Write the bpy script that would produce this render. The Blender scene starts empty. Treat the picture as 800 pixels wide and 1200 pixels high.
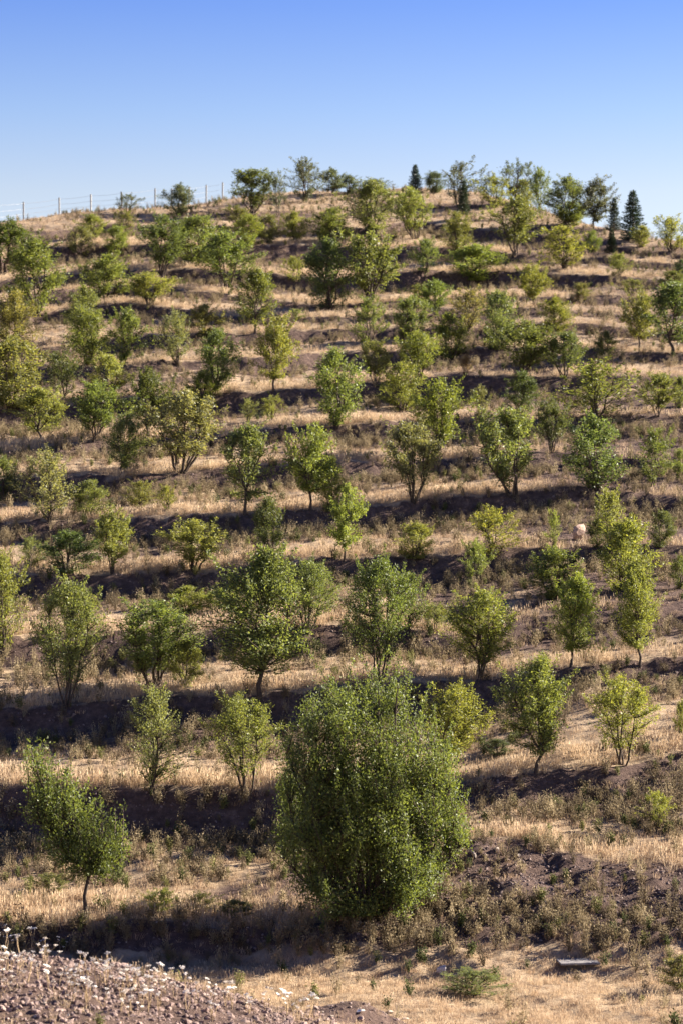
import bpy, math
import numpy as np
from mathutils import Vector

sc = bpy.context.scene
COL = sc.collection
R = math.radians

# ------------------------------------------------------------------ camera, sky, sun, exposure
F = 2706.0                                   # focal length in photo pixels (800 x 1200)
cam_d = bpy.data.cameras.new('camera')
cam = bpy.data.objects.new('camera', cam_d)
COL.objects.link(cam)
cam.location = (0, 0, 0)
cam.rotation_euler = (R(90), 0, 0)
cam_d.sensor_fit = 'VERTICAL'
cam_d.sensor_height = 36.0
cam_d.lens = 36.0 * F / 1200.0
cam_d.clip_start = 0.5
cam_d.clip_end = 8000
cam_d.dof.use_dof = True
cam_d.dof.focus_distance = 70
cam_d.dof.aperture_fstop = 1.25
sc.camera = cam

SUN_EL, SUN_AZ = R(25), R(70)                # azimuth from +Y (view direction) towards +X
w = bpy.data.worlds.new('World')
sc.world = w
w.use_nodes = True
nt = w.node_tree
bg = nt.nodes['Background']
sky = nt.nodes.new('ShaderNodeTexSky')
sky.sky_type = 'NISHITA'
sky.sun_disc = False
sky.sun_elevation = SUN_EL
sky.sun_rotation = SUN_AZ
sky.altitude = 1500
sky.air_density = 1.0
sky.dust_density = 0.6
sky.ozone_density = 3.0
# clear evening air: pale towards the horizon, deeper violet blue above, the same all the way round
_tc = nt.nodes.new('ShaderNodeTexCoord'); _sp = nt.nodes.new('ShaderNodeSeparateXYZ')
nt.links.new(_tc.outputs['Generated'], _sp.inputs[0])
_cr = nt.nodes.new('ShaderNodeValToRGB')
_st = [(0.08, (1.5, 1.04, .84)), (0.137, (1.36, 1.0, .84)), (0.17, (1.03, .90, .92)), (0.216, (.64, .685, .98)), (0.40, (.40, .49, .85))]
_el = _cr.color_ramp.elements
_el[0].position, _el[1].position = _st[0][0], _st[-1][0]
_el[0].color = (*[v / 1.5 for v in _st[0][1]], 1); _el[1].color = (*[v / 1.5 for v in _st[-1][1]], 1)
for _p, _c in _st[1:-1]:
    _e = _el.new(_p); _e.color = (*[v / 1.5 for v in _c], 1)
nt.links.new(_sp.outputs['Z'], _cr.inputs[0])
_mx = nt.nodes.new('ShaderNodeMix'); _mx.data_type = 'RGBA'; _mx.blend_type = 'MULTIPLY'; _mx.inputs[0].default_value = 1.0
nt.links.new(sky.outputs[0], _mx.inputs[6]); nt.links.new(_cr.outputs[0], _mx.inputs[7])
nt.links.new(_mx.outputs[2], bg.inputs[0])
bg.inputs[1].default_value = 0.064

sun_d = bpy.data.lights.new('sun', 'SUN')
sun_d.energy = 5.0
sun_d.angle = R(0.5)
sun_d.color = (1.0, 0.89, 0.74)
sun = bpy.data.objects.new('sun', sun_d)
COL.objects.link(sun)
SDIR = Vector((math.cos(SUN_EL) * math.sin(SUN_AZ), math.cos(SUN_EL) * math.cos(SUN_AZ), math.sin(SUN_EL)))
sun.rotation_euler = (-SDIR).to_track_quat('-Z', 'Y').to_euler()

sc.view_settings.view_transform = 'Standard'
sc.view_settings.look = 'None'
sc.view_settings.exposure = 2.2
sc.view_settings.gamma = 1.0

# ------------------------------------------------------------------ noise
def _hash(i, j, seed):
    n = (i.astype(np.int64) * 374761393 + j.astype(np.int64) * 668265263 + seed * 1442695041) & 0xFFFFFFFF
    n = ((n ^ (n >> 13)) * 1274126177) & 0xFFFFFFFF
    n = n ^ (n >> 16)
    return (n & 0xFFFFFF) / float(0xFFFFFF)

def vnoise(x, y, seed=0):
    x = np.asarray(x, float); y = np.asarray(y, float)
    i = np.floor(x); j = np.floor(y)
    fx = x - i; fy = y - j
    fx = fx * fx * (3 - 2 * fx); fy = fy * fy * (3 - 2 * fy)
    a = _hash(i, j, seed); b = _hash(i + 1, j, seed)
    c = _hash(i, j + 1, seed); d = _hash(i + 1, j + 1, seed)
    return (a + (b - a) * fx) * (1 - fy) + (c + (d - c) * fx) * fy

def fbm(x, y, seed=0, octs=4):
    s = 0; amp = 0.5; tot = 0
    for o in range(octs):
        s = s + amp * vnoise(x, y, seed + o * 17)
        tot += amp; amp *= 0.5
        x = x * 2.03 + 11.3; y = y * 2.03 + 5.7
    return s / tot * 2 - 1

def sstep(a, b, x):
    t = np.clip((x - a) / (b - a), 0, 1)
    return t * t * (3 - 2 * t)

# ------------------------------------------------------------------ the terraced hill
SL = 0.268                                   # mean slope of the hill
def plane(y): return -10.9 + SL * (y - 56.0)
def pix_plane(p):                            # a sight line on the mean slope -> (x, y)
    px, py = p
    d = (10.9 + SL * 56.0) / (SL - (600 - py) / F)
    return ((px - 400) / F * d, d)

CREST = [(0, 259), (100, 246), (180, 241), (265, 230), (350, 222), (420, 218), (500, 217), (560, 222), (620, 238),
         (680, 257), (740, 269), (800, 279)]
BRINKS = [
    [(0, 1078), (330, 1081), (420, 1072), (480, 1025), (520, 991), (600, 985), (660, 1000), (720, 1018), (800, 1030)],
    [(0, 912), (100, 922), (300, 925), (540, 916), (640, 906), (720, 897), (800, 878)],
    [(0, 830), (80, 827), (160, 817), (300, 815), (330, 812), (450, 800), (560, 797), (650, 780), (800, 772)],
    [(0, 748), (60, 746), (200, 742), (350, 735), (420, 731), (530, 742), (640, 722), (800, 712)],
    [(0, 674), (130, 675), (200, 668), (280, 664), (380, 656), (440, 655), (520, 652), (580, 646), (800, 640)],
    [(0, 612), (60, 612), (150, 608), (200, 604), (300, 603), (390, 594), (430, 592), (500, 586), (600, 578), (700, 575), (800, 582)],
    [(0, 560), (70, 557), (140, 558), (210, 552), (260, 548), (340, 545), (400, 544), (470, 539), (570, 533), (650, 530), (800, 540)],
    [(0, 530), (60, 522), (110, 517), (170, 512), (250, 508), (330, 501), (390, 498), (440, 497), (540, 490), (660, 490), (720, 488), (800, 487)],
    [(0, 480), (150, 466), (250, 460), (320, 458), (400, 450), (540, 443), (660, 441), (800, 442)],
    [(0, 440), (80, 430), (150, 431), (190, 426), (250, 421), (330, 419), (400, 410), (440, 412), (540, 408), (590, 405), (660, 402), (720, 410), (800, 415)],
    [(0, 408), (80, 405), (140, 396), (220, 391), (300, 389), (340, 388), (440, 384), (600, 382), (650, 380), (800, 391)],
    [(0, 372), (40, 368), (75, 365), (140, 355), (200, 363), (280, 368), (400, 374), (480, 369), (600, 363), (800, 370)],
    [(0, 352), (70, 342), (140, 335), (200, 340), (260, 342), (330, 350), (370, 354), (400, 357), (480, 351), (560, 345), (650, 348), (800, 352)],
    [(0, 330), (70, 321), (140, 317), (200, 316), (280, 318), (340, 322), (420, 324), (500, 317), (600, 318), (700, 325), (800, 330)],
    [(0, 303), (60, 290), (110, 285), (200, 288), (290, 290), (370, 287), (440, 292), (520, 290), (600, 297), (700, 302), (800, 311)],
    [(0, 283), (60, 273), (110, 265), (200, 263), (290, 266), (370, 262), (440, 266), (480, 258), (520, 262), (600, 272), (700, 286), (800, 299)],
]
_cw = np.array([pix_plane(p) for p in CREST])
def crest_d(x): return np.interp(x, _cw[:, 0], _cw[:, 1])
def base_z(x, y):
    c = crest_d(x); k = 1.6
    ys = c - k * np.logaddexp(0, (c - y) / k)
    over = np.maximum(0, y - c)
    return plane(ys) - 0.10 * over - 0.00002 * over ** 2

STR = np.array([1.0, 1.05, 1.1, .8, .85, 1.0, .7, .9, .75, .7, .6, .7, 1.1, .8, .65, .6])      # how sharply each bank is cut
BANK_X = [(px - 400) / F * 46 for px in (-200, 0, 130, 250, 430, 500)]
BANK_Z = [-46 * (p - 600) / F for p in (1114, 1119, 1136, 1168, 1214, 1250)]
FLAT = -11.25

XS = np.concatenate([[-3000, -1500, -700, -300, -150, -80, -60, -50], np.arange(-42, 42.01, 0.24), [50, 60, 80, 150, 300, 700, 1500, 3000]])
YS = np.concatenate([[-600, -200, -60, 0, 15, 28, 34], np.arange(38, 80, 0.2), np.arange(80, 216, 0.27), [220, 226, 235, 250, 300, 400, 700, 1500, 4000]])
GX, GY = np.meshgrid(XS, YS)
Hh = np.zeros_like(GX); Uu = np.zeros_like(GX); Kk = np.zeros_like(GX)
bw = [np.array([pix_plane(p) for p in b]) for b in BRINKS]
wob = fbm(XS * 0.35, XS * 0 + 3.1, 5, 3)
for ix, x in enumerate(XS):
    yk = np.array([np.interp(x, b[:, 0], b[:, 1]) for b in bw])
    yk = yk + 0.35 * np.array([float(fbm(np.array([x * 0.45]), np.array([i * 7.7]), 5, 3)[0]) for i in range(len(yk))])
    for i in range(1, len(yk)): yk[i] = max(yk[i], yk[i - 1] + 1.6)
    y = YS
    zb = base_z(np.full_like(y, x), y)
    zk = base_z(np.full_like(yk, x), yk)
    k = np.searchsorted(yk, y, side='right') - 1
    h = zb.copy(); u = np.full_like(y, 0.4)
    m = (k >= 0) & (k < len(yk) - 1)
    k0 = np.clip(k, 0, len(yk) - 2)
    uu = (y - yk[k0]) / (yk[k0 + 1] - yk[k0])
    pxe = x / np.maximum(y, 30) * F + 400
    st = 1 - 0.42 * sstep(540, 720, pxe) + 0.6 * fbm(x * 0.2 + k0 * 3.3, y * 0 + k0, 9, 3)
    st = np.clip(st * STR[k0], 0.25, 1.1)
    rw = np.clip(0.85 / (yk[k0 + 1] - yk[k0]), 0.08, 0.3)         # horizontal share of the riser
    ts = np.where(y < 72, 0.46, np.where(y < 100, 0.54, 0.62))
    p = np.where(uu < 1 - rw, uu * ts, (1 - rw) * ts + (uu - 1 + rw) / rw * (1 - (1 - rw) * ts))
    p = uu + (p - uu) * st
    h = np.where(m, zk[k0] + (zk[k0 + 1] - zk[k0]) * p, h)
    u = np.where(m, uu, u)
    # below the first brink: riser to the flat foreground
    toe = float(np.interp(x, [-2.4, -0.6, 2, 9], [57.2, 56.3, 55.8, 56.0]))
    m0 = y < yk[0]
    t = np.clip((y - toe) / max(yk[0] - toe, 0.5), 0, 1)
    flat = FLAT + 0.0 * y
    h = np.where(m0, flat + (zk[0] - FLAT) * t ** 0.9, h)
    u = np.where(m0, np.where(y > toe, 0.93, 0.3), u)
    ramp = -1.7 - 0.25 * np.maximum(y, -20)
    h = np.where(y < 38.2, np.maximum(ramp, FLAT), h)
    a = max(0.0, float(np.interp(x, BANK_X, BANK_Z)) - FLAT)
    h = h + np.where(y < 46, a * np.exp(-((y - 46) / 8.0) ** 2), a * np.exp(-((y - 46) / 2.2) ** 2)) * (y > 20)
    Hh[:, ix] = h; Uu[:, ix] = u; Kk[:, ix] = k
inner = (np.abs(GX) < 44) & (GY > 37) & (GY < 217)
rough = 0.22 * fbm(GX * 0.16, GY * 0.16, 21, 3) + 0.16 * fbm(GX * 0.6, GY * 0.6, 33, 4)
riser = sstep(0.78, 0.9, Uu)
rough += (0.05 + 0.16 * riser) * fbm(GX * 2.2, GY * 2.2, 41, 2)
Hh = Hh + rough * inner
PXE = GX / np.maximum(GY, 30) * F + 400
# small rubble heaps: (pixel x, distance, height, radius x, radius y)
def heap(cx, cy, hgt, rx, ry):
    global Hh
    d = ((GX - cx) / rx) ** 2 + ((GY - cy) / ry) ** 2
    Hh = Hh + hgt * np.exp(-d * 1.6) * (1 + 0.35 * fbm(GX * 1.5, GY * 1.5, 77, 3))
heap(0.4, 47.8, 0.55, 1.5, 1.0)
heap(4.0, 62.0, 0.25, 2.0, 1.0)

def height(x, y):
    x = np.atleast_1d(np.asarray(x, float)); y = np.atleast_1d(np.asarray(y, float))
    i = np.clip(np.searchsorted(XS, x) - 1, 0, len(XS) - 2)
    j = np.clip(np.searchsorted(YS, y) - 1, 0, len(YS) - 2)
    fx = (x - XS[i]) / (XS[i + 1] - XS[i]); fy = (y - YS[j]) / (YS[j + 1] - YS[j])
    return (Hh[j, i] * (1 - fx) + Hh[j, i + 1] * fx) * (1 - fy) + (Hh[j + 1, i] * (1 - fx) + Hh[j + 1, i + 1] * fx) * fy
def lookup(A, x, y):
    i = np.clip(np.searchsorted(XS, x) - 1, 0, len(XS) - 2)
    j = np.clip(np.searchsorted(YS, y) - 1, 0, len(YS) - 2)
    return A[j, i]

_T = np.arange(39, 214, 0.08)
def at(px, py, beyond=1.5):
    """where the sight line of photo pixel (px, py) meets the ground; past the skyline: just behind the crest"""
    xs = (px - 400) / F * _T
    e = height(xs, _T) / _T
    ok = np.nonzero(e >= (600 - py) / F)[0]
    if len(ok): i = ok[0]; d = _T[i]
    else: d = _T[int(np.argmax(e))] + beyond
    x = (px - 400) / F * d
    return float(x), float(d), float(height(x, d)[0])

# bare earth share, stored as a material mask
BANKM = np.exp(-((GY - 45) / 4.0) ** 2) * sstep(1.5, -2.5, GX) * (GY < 49)
patch = fbm(GX * 0.22, GY * 0.22, 55, 4)
dirt_right = sstep(540, 700, PXE) * sstep(76, 86, GY) * sstep(132, 110, GY)
dirt_top = 0.5 * sstep(560, 700, PXE) * sstep(130, 140, GY)
mound = np.exp(-(((GX - 4.6) / 3.4) ** 2 + ((GY - 60.6) / 1.6) ** 2) * 1.2) + np.exp(-(((GX - 8.6) / 2.6) ** 2 + ((GY - 60.3) / 1.2) ** 2))
heap2 = np.exp(-(((GX - 0.4) / 1.5) ** 2 + ((GY - 47.8) / 1.1) ** 2) * 1.2)
MOUND = np.clip(mound, 0, 1)
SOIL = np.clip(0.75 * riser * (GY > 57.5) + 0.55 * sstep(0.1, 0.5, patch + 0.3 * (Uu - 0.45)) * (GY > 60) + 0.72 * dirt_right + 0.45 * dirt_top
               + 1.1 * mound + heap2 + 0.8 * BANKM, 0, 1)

def mesh_np(name, V, faces=None, quads=None, tris=None):
    me = bpy.data.meshes.new(name)
    V = np.asarray(V, np.float32)
    me.vertices.add(len(V)); me.vertices.foreach_set('co', V.ravel())
    loops = []; starts = []; n = 0
    if quads is not None and len(quads):
        q = np.asarray(quads, np.int32); loops.append(q.ravel()); starts.append(n + 4 * np.arange(len(q))); n += q.size
    if tris is not None and len(tris):
        t = np.asarray(tris, np.int32); loops.append(t.ravel()); starts.append(n + 3 * np.arange(len(t))); n += t.size
    lo = np.concatenate(loops).astype(np.int32); sta = np.concatenate(starts).astype(np.int32)
    me.loops.add(len(lo)); me.loops.foreach_set('vertex_index', lo)
    me.polygons.add(len(sta)); me.polygons.foreach_set('loop_start', sta)
    me.update(calc_edges=True)
    me.validate()
    return me
def attr(me, name, vals, dom='POINT', typ='FLOAT', field='value'):
    a = me.attributes.new(name, typ, dom)
    a.data.foreach_set(field, np.asarray(vals, np.float32 if typ != 'INT' else np.int32).ravel())

def obj(name, me, mat=None, parent=None):
    o = bpy.data.objects.new(name, me); COL.objects.link(o)
    if mat is not None and len(me.materials) == 0: me.materials.append(mat)
    if parent is not None: o.parent = parent
    return o
def tag(o, label=None, cat=None, group=None, kind=None):
    if label: o['label'] = label
    if cat: o['category'] = cat
    if group: o['group'] = group
    if kind: o['kind'] = kind
    return o
def empty(name, loc, rz=0.0):
    o = bpy.data.objects.new(name, None); COL.objects.link(o)
    o.location = loc; o.rotation_euler = (0, 0, rz); o.empty_display_size = 0.3
    return o

# ------------------------------------------------------------------ materials
def new_mat(name):
    m = bpy.data.materials.new(name); m.use_nodes = True
    n = m.node_tree.nodes; b = n['Principled BSDF']
    return m, m.node_tree, n, b
def ramp(nt_, fac, stops):
    r = nt_.nodes.new('ShaderNodeValToRGB')
    e = r.color_ramp.elements
    e[0].position, e[0].color = stops[0][0], (*stops[0][1], 1)
    e[1].position, e[1].color = stops[-1][0], (*stops[-1][1], 1)
    for p, c in stops[1:-1]:
        x = e.new(p); x.color = (*c, 1)
    nt_.links.new(fac, r.inputs[0]); return r.outputs[0]
def noise(nt_, scale, detail=4, rough=0.6, vec=None):
    t = nt_.nodes.new('ShaderNodeTexNoise'); t.inputs['Scale'].default_value = scale
    t.inputs['Detail'].default_value = detail; t.inputs['Roughness'].default_value = rough
    if vec is not None: nt_.links.new(vec, t.inputs['Vector'])
    return t.outputs['Fac']
def mixc(nt_, fac, a, b, mode='MIX'):
    m = nt_.nodes.new('ShaderNodeMix'); m.data_type = 'RGBA'; m.blend_type = mode
    for s, v in ((m.inputs[0], fac), (m.inputs[6], a), (m.inputs[7], b)):
        if hasattr(v, 'is_linked'): nt_.links.new(v, s)
        else: s.default_value = v if not isinstance(v, tuple) else (*v, 1)
    return m.outputs[2]

def ground_mat():
    m, t, n, b = new_mat('hill_earth')
    geo = n.new('ShaderNodeNewGeometry').outputs['Position']
    a = n.new('ShaderNodeAttribute'); a.attribute_name = 'soil'
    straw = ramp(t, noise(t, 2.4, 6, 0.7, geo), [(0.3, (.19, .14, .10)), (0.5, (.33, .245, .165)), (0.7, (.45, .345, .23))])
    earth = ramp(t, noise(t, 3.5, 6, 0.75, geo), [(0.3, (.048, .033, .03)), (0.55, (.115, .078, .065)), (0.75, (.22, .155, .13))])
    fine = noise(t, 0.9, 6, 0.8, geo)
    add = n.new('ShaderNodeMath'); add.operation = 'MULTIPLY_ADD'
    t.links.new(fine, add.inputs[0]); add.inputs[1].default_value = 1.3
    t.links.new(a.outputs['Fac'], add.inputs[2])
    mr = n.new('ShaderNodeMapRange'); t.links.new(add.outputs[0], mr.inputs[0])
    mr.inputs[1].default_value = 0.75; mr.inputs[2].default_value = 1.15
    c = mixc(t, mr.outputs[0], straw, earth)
    t.links.new(c, b.inputs['Base Color'])
    b.inputs['Roughness'].default_value = 0.95
    b.inputs['Specular IOR Level'].default_value = 0.1
    bp = n.new('ShaderNodeBump'); bp.inputs['Strength'].default_value = 0.9; bp.inputs['Distance'].default_value = 0.12
    t.links.new(noise(t, 5, 8, 0.75, geo), bp.inputs['Height']); t.links.new(bp.outputs[0], b.inputs['Normal'])
    return m
def leaf_mat(name, transl=0.42):
    m, t, n, b = new_mat(name)
    oi = n.new('ShaderNodeObjectInfo')
    a = n.new('ShaderNodeAttribute'); a.attribute_name = 'tone'
    v = ramp(t, a.outputs['Fac'], [(0.0, (.66, .69, .66)), (0.5, (1, 1, 1)), (1.0, (1.36, 1.26, 1.1))])
    c = mixc(t, 1.0, oi.outputs['Color'], v, 'MULTIPLY')
    t.links.new(c, b.inputs['Base Color'])
    b.inputs['Roughness'].default_value = 0.5
    b.inputs['Specular IOR Level'].default_value = 0.28
    tr = n.new('ShaderNodeBsdfTranslucent')
    c2 = mixc(t, 1.0, c, (1.6, 1.5, 0.7), 'MULTIPLY')
    t.links.new(c2, tr.inputs['Color'])
    mx = n.new('ShaderNodeMixShader'); mx.inputs[0].default_value = transl
    t.links.new(b.outputs[0], mx.inputs[1]); t.links.new(tr.outputs[0], mx.inputs[2])
    t.links.new(mx.outputs[0], n['Material Output'].inputs['Surface'])
    return m
def bark_mat():
    m, t, n, b = new_mat('bark')
    geo = n.new('ShaderNodeTexCoord').outputs['Object']
    c = ramp(t, noise(t, 14, 5, 0.7, geo), [(0.3, (.035, .026, .022)), (0.6, (.085, .065, .052)), (0.8, (.15, .12, .10))])
    t.links.new(c, b.inputs['Base Color']); b.inputs['Roughness'].default_value = 0.9
    b.inputs['Specular IOR Level'].default_value = 0.15
    return m
def blade_mat(name, c0, c1, c2, transl=0.3):
    m, t, n, b = new_mat(name)
    oi = n.new('ShaderNodeObjectInfo')
    c = ramp(t, oi.outputs['Random'], [(0.0, c0), (0.5, c1), (1.0, c2)])
    t.links.new(c, b.inputs['Base Color']); b.inputs['Roughness'].default_value = 0.8
    b.inputs['Specular IOR Level'].default_value = 0.15
    tr = n.new('ShaderNodeBsdfTranslucent'); t.links.new(c, tr.inputs['Color'])
    mx = n.new('ShaderNodeMixShader'); mx.inputs[0].default_value = transl
    t.links.new(b.outputs[0], mx.inputs[1]); t.links.new(tr.outputs[0], mx.inputs[2])
    t.links.new(mx.outputs[0], n['Material Output'].inputs['Surface'])
    return m
def stone_mat(name, c0, c1, c2, scale=6):
    m, t, n, b = new_mat(name)
    geo = n.new('ShaderNodeTexCoord').outputs['Object']
    c = ramp(t, noise(t, scale, 6, 0.7, geo), [(0.3, c0), (0.5, c1), (0.72, c2)])
    oi = n.new('ShaderNodeObjectInfo')
    v = ramp(t, oi.outputs['Random'], [(0, (.65, .62, .64)), (1, (1.3, 1.25, 1.2))])
    t.links.new(mixc(t, 1.0, c, v, 'MULTIPLY'), b.inputs['Base Color'])
    b.inputs['Roughness'].default_value = 0.9; b.inputs['Specular IOR Level'].default_value = 0.2
    bp = n.new('ShaderNodeBump'); bp.inputs['Strength'].default_value = 0.6; bp.inputs['Distance'].default_value = 0.03
    t.links.new(noise(t, scale * 3, 6, 0.7, geo), bp.inputs['Height']); t.links.new(bp.outputs[0], b.inputs['Normal'])
    return m
M_LEAF = leaf_mat('leaf'); M_NEEDLE = leaf_mat('needle', 0.12); M_BARK = bark_mat()
M_STRAW = blade_mat('straw', (.40, .29, .19), (.53, .40, .265), (.64, .51, .35))
M_RUST = blade_mat('rusty_straw', (.30, .21, .14), (.42, .30, .20), (.52, .39, .26))
M_WEED = blade_mat('dry_weed', (.11, .085, .055), (.23, .18, .105), (.37, .30, .185))
M_HERB = blade_mat('green_herb', (.07, .085, .03), (.13, .14, .05), (.20, .19, .07))
M_STONE = stone_mat('purple_brown_stone', (.10, .075, .07), (.20, .155, .145), (.32, .26, .24))
M_PALE = stone_mat('pale_stone', (.28, .24, .20), (.38, .335, .29), (.48, .43, .38))

# ------------------------------------------------------------------ hillside mesh
nY, nX = GX.shape
V = np.stack([GX, GY, Hh], -1).reshape(-1, 3)
idx = np.arange(nY * nX).reshape(nY, nX)
Q = np.stack([idx[:-1, :-1], idx[:-1, 1:], idx[1:, 1:], idx[1:, :-1]], -1).reshape(-1, 4)
me = mesh_np('hillside', V, quads=Q)
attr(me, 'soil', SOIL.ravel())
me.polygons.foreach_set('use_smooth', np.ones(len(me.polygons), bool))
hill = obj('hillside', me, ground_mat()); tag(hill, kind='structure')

# ------------------------------------------------------------------ tree growing
class Geo:
    def __init__(s): s.v = []; s.q = []; s.n = 0
    def add(s, v, q): s.v.append(v); s.q.append(np.asarray(q) + s.n); s.n += len(v)
    def mesh(s, name): return mesh_np(name, np.concatenate(s.v), quads=np.concatenate(s.q))
def tube(g, pts, rad, sides=5):
    pts = np.asarray(pts, float); n = len(pts)
    d = np.gradient(pts, axis=0); d /= np.linalg.norm(d, axis=1, keepdims=True) + 1e-9
    ref = np.where(np.abs(d[:, 2:3]) > 0.9, np.array([[1.0, 0, 0]]), np.array([[0, 0, 1.0]]))
    a = np.cross(d, ref); a /= np.linalg.norm(a, axis=1, keepdims=True) + 1e-9
    b = np.cross(d, a)
    an = np.arange(sides) / sides * 2 * np.pi
    v = pts[:, None] + np.asarray(rad)[:, None, None] * (np.cos(an)[None, :, None] * a[:, None] + np.sin(an)[None, :, None] * b[:, None])
    i = np.arange(n - 1)[:, None] * sides; k = np.arange(sides)[None]
    k2 = (k + 1) % sides
    q = np.stack([i + k, i + k2, i + sides + k2, i + sides + k], -1).reshape(-1, 4)
    g.add(v.reshape(-1, 3), q)
def leaves_geo(P, D, L, W, rng):
    """pointed leaves at P along D (unit) with lengths L and widths W; two facets each, folded on the midrib"""
    n = len(P)
    r = rng.normal(size=(n, 3)); s = np.cross(D, r); s /= np.linalg.norm(s, axis=1, keepdims=True) + 1e-9
    up = np.cross(s, D)
    a = P; m = P + D * (L * 0.45)[:, None]
    l = m + s * (W / 2)[:, None] + up * (W * 0.18)[:, None]
    rr = m - s * (W / 2)[:, None] + up * (W * 0.18)[:, None]
    c = P + D * L[:, None]
    v = np.stack([a, rr, c, l], 1).reshape(-1, 3)
    q = np.arange(n * 4).reshape(n, 4)
    return v, q

def grow(seed, form='U', H=4.0, W=2.4, n_leaf=4200, leaf=0.14, lean=0.0, n_twig=None, lobes=None):
    rng = np.random.default_rng(seed)
    P = dict(R=(0.05, 0.45, 4, 0.6), V=(0.24, 0.62, 4, 0.62), U=(0.17, 0.45, 1, 0.6), W=(0.14, 0.5, 3, 0.75), B=(0.22, 0.6, 2, 0.8), G=(0.02, 0.42, 6, 0.5))[form]
    b, pk, ns, ex = P
    ph = rng.uniform(0, 6.28, 8); fr = rng.integers(1, 5, 8); ft = rng.uniform(2, 9, 8); am = rng.uniform(0.06, 0.17, 8)
    if form in 'WB': am = am * 1.5
    def env(t, th):
        s = np.clip((t - b) / (1 - b), 0, 1); p0 = (pk - b) / (1 - b)
        f = np.where(s < p0, np.sin(np.pi / 2 * np.clip(s / p0, 0, 1)) ** ex, np.cos(np.pi / 2 * (s - p0) / (1 - p0)) ** (ex + 0.1))
        lump = 1 + sum(am[i] * np.cos(fr[i] * th + ft[i] * t + ph[i]) for i in range(8))
        return W / 2 * f * lump
    def leanx(t): return lean * t ** 1.4
    wood = Geo()
    # limbs
    limbs = []
    if lobes is not None:
        tg0 = np.array([(l[0], 0, l[1]) for l in lobes])
    if form == 'U':
        hsplit = rng.uniform(0.16, 0.28) * H
        tr = np.array([[0.02 * rng.normal(), 0.02 * rng.normal(), -0.25], [0, 0, 0], [rng.normal() * .05, rng.normal() * .05, hsplit * .5], [rng.normal() * .08, rng.normal() * .08, hsplit]])
        tube(wood, tr, [0.09, 0.07, 0.052, 0.048], 7)
        start = tr[-1]; nl = rng.integers(4, 6); r0 = 0.036
    else:
        tube(wood, [[0, 0, -.3], [0, 0, -.05], [0, 0, .10]], [.11, .095, .07], 7)      # root stock
        start = np.array([0, 0, -0.2]); nl = ns + rng.integers(0, 3); r0 = 0.046 if form != 'G' else 0.07
    if lobes is not None: nl = len(lobes)
    for i in range(nl):
        th = 6.28 * (i + rng.uniform(-.3, .3)) / nl; t = rng.uniform(0.68, 0.92)
        if i == 0: t = 0.9; rr = 0.1
        else: rr = rng.uniform(0.45, 0.8)
        e = np.array([np.cos(th), np.sin(th), 0]) * env(np.array(t), th) * rr; e[2] = t * H; e[0] += leanx(t)
        if lobes is not None: e = tg0[i % len(tg0)] + rng.normal(size=3) * .15
        s0 = start + (np.array([np.cos(th), np.sin(th), 0]) * rng.uniform(0.01, 0.06) if form != 'U' else 0)
        c = s0 * 0.5 + e * 0.5; c[:2] += (e[:2] - s0[:2]) * 0.18; c += rng.normal(size=3) * 0.09
        u = np.linspace(0, 1, 9)[:, None]
        pts = (1 - u) ** 2 * s0 + 2 * u * (1 - u) * c + u * u * e
        pts[1:-1] += rng.normal(size=(7, 3)) * 0.035
        tube(wood, pts, r0 * (1 - 0.85 * u[:, 0]) * rng.uniform(0.75, 1.1), 6)
        limbs.append(pts)
    LP = np.concatenate(limbs)
    # twigs
    n_tw = n_twig or int(62 * (W / 2.4) * (H / 4.0)) + 12
    tips = []; allP = []; allD = []
    t = b + (1 - b) * rng.beta(1.5, 1.15, n_tw); th = rng.uniform(0, 6.28, n_tw)
    rr = env(t, th) * rng.uniform(0.12, 1.0, n_tw) ** 0.5
    tg = np.stack([rr * np.cos(th) + leanx(t), rr * np.sin(th), t * H], 1)
    if lobes is not None:                      # an irregular crown: foliage masses (x, height, half width, half height)
        lb = np.array(lobes); wt = (lb[:, 2] * lb[:, 3]) ** .85; li = rng.choice(len(lb), n_tw, p=wt / wt.sum())
        dv = rng.normal(size=(n_tw, 3)); dv /= np.linalg.norm(dv, axis=1, keepdims=True); dv *= rng.uniform(.25, 1.0, (n_tw, 1)) ** .6
        yo = rng.uniform(-1, 1, len(lb)) * (W * .5 - lb[:, 2]).clip(0) * .7
        tg = np.stack([lb[li, 0] + dv[:, 0] * lb[li, 2], yo[li] + dv[:, 1] * np.maximum(lb[li, 2], W * .17), lb[li, 1] + dv[:, 2] * lb[li, 3]], 1)
    per = np.maximum(3, (n_leaf / n_tw * rng.uniform(0.5, 1.6, n_tw)).astype(int))
    for i in range(n_tw):
        low = tg[i] - np.array([0, 0, 0.75])
        ok = LP[:, 2] < tg[i, 2] + 0.1
        cand = LP[ok] if ok.any() else LP
        s0 = cand[np.argmin(((cand - low) ** 2).sum(1))]
        c = (s0 + tg[i]) / 2 + np.array([0, 0, -0.08]) + rng.normal(size=3) * 0.08
        u = np.linspace(0, 1, 5)[:, None]
        pts = (1 - u) ** 2 * s0 + 2 * u * (1 - u) * c + u * u * tg[i]
        tube(wood, pts, [0.02, 0.017, 0.013, 0.009, 0.005], 3)
        k = per[i]; ss = rng.uniform(0.35, 1.08, k)[:, None]
        q = (1 - ss) ** 2 * s0 + 2 * ss * (1 - ss) * c + ss * ss * tg[i]
        sp = 0.088 * (1.25 if form in 'RG' else 1.0) * (W / 2.4) ** 0.3
        q = q + rng.normal(size=(k, 3)) * np.array([sp, sp, sp * 0.95])
        dd = (tg[i] - s0); dd = dd / (np.linalg.norm(dd) + 1e-6)
        d = dd * 0.5 + rng.normal(size=(k, 3)) * 0.75 + np.array([0, 0, 0.05])
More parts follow.
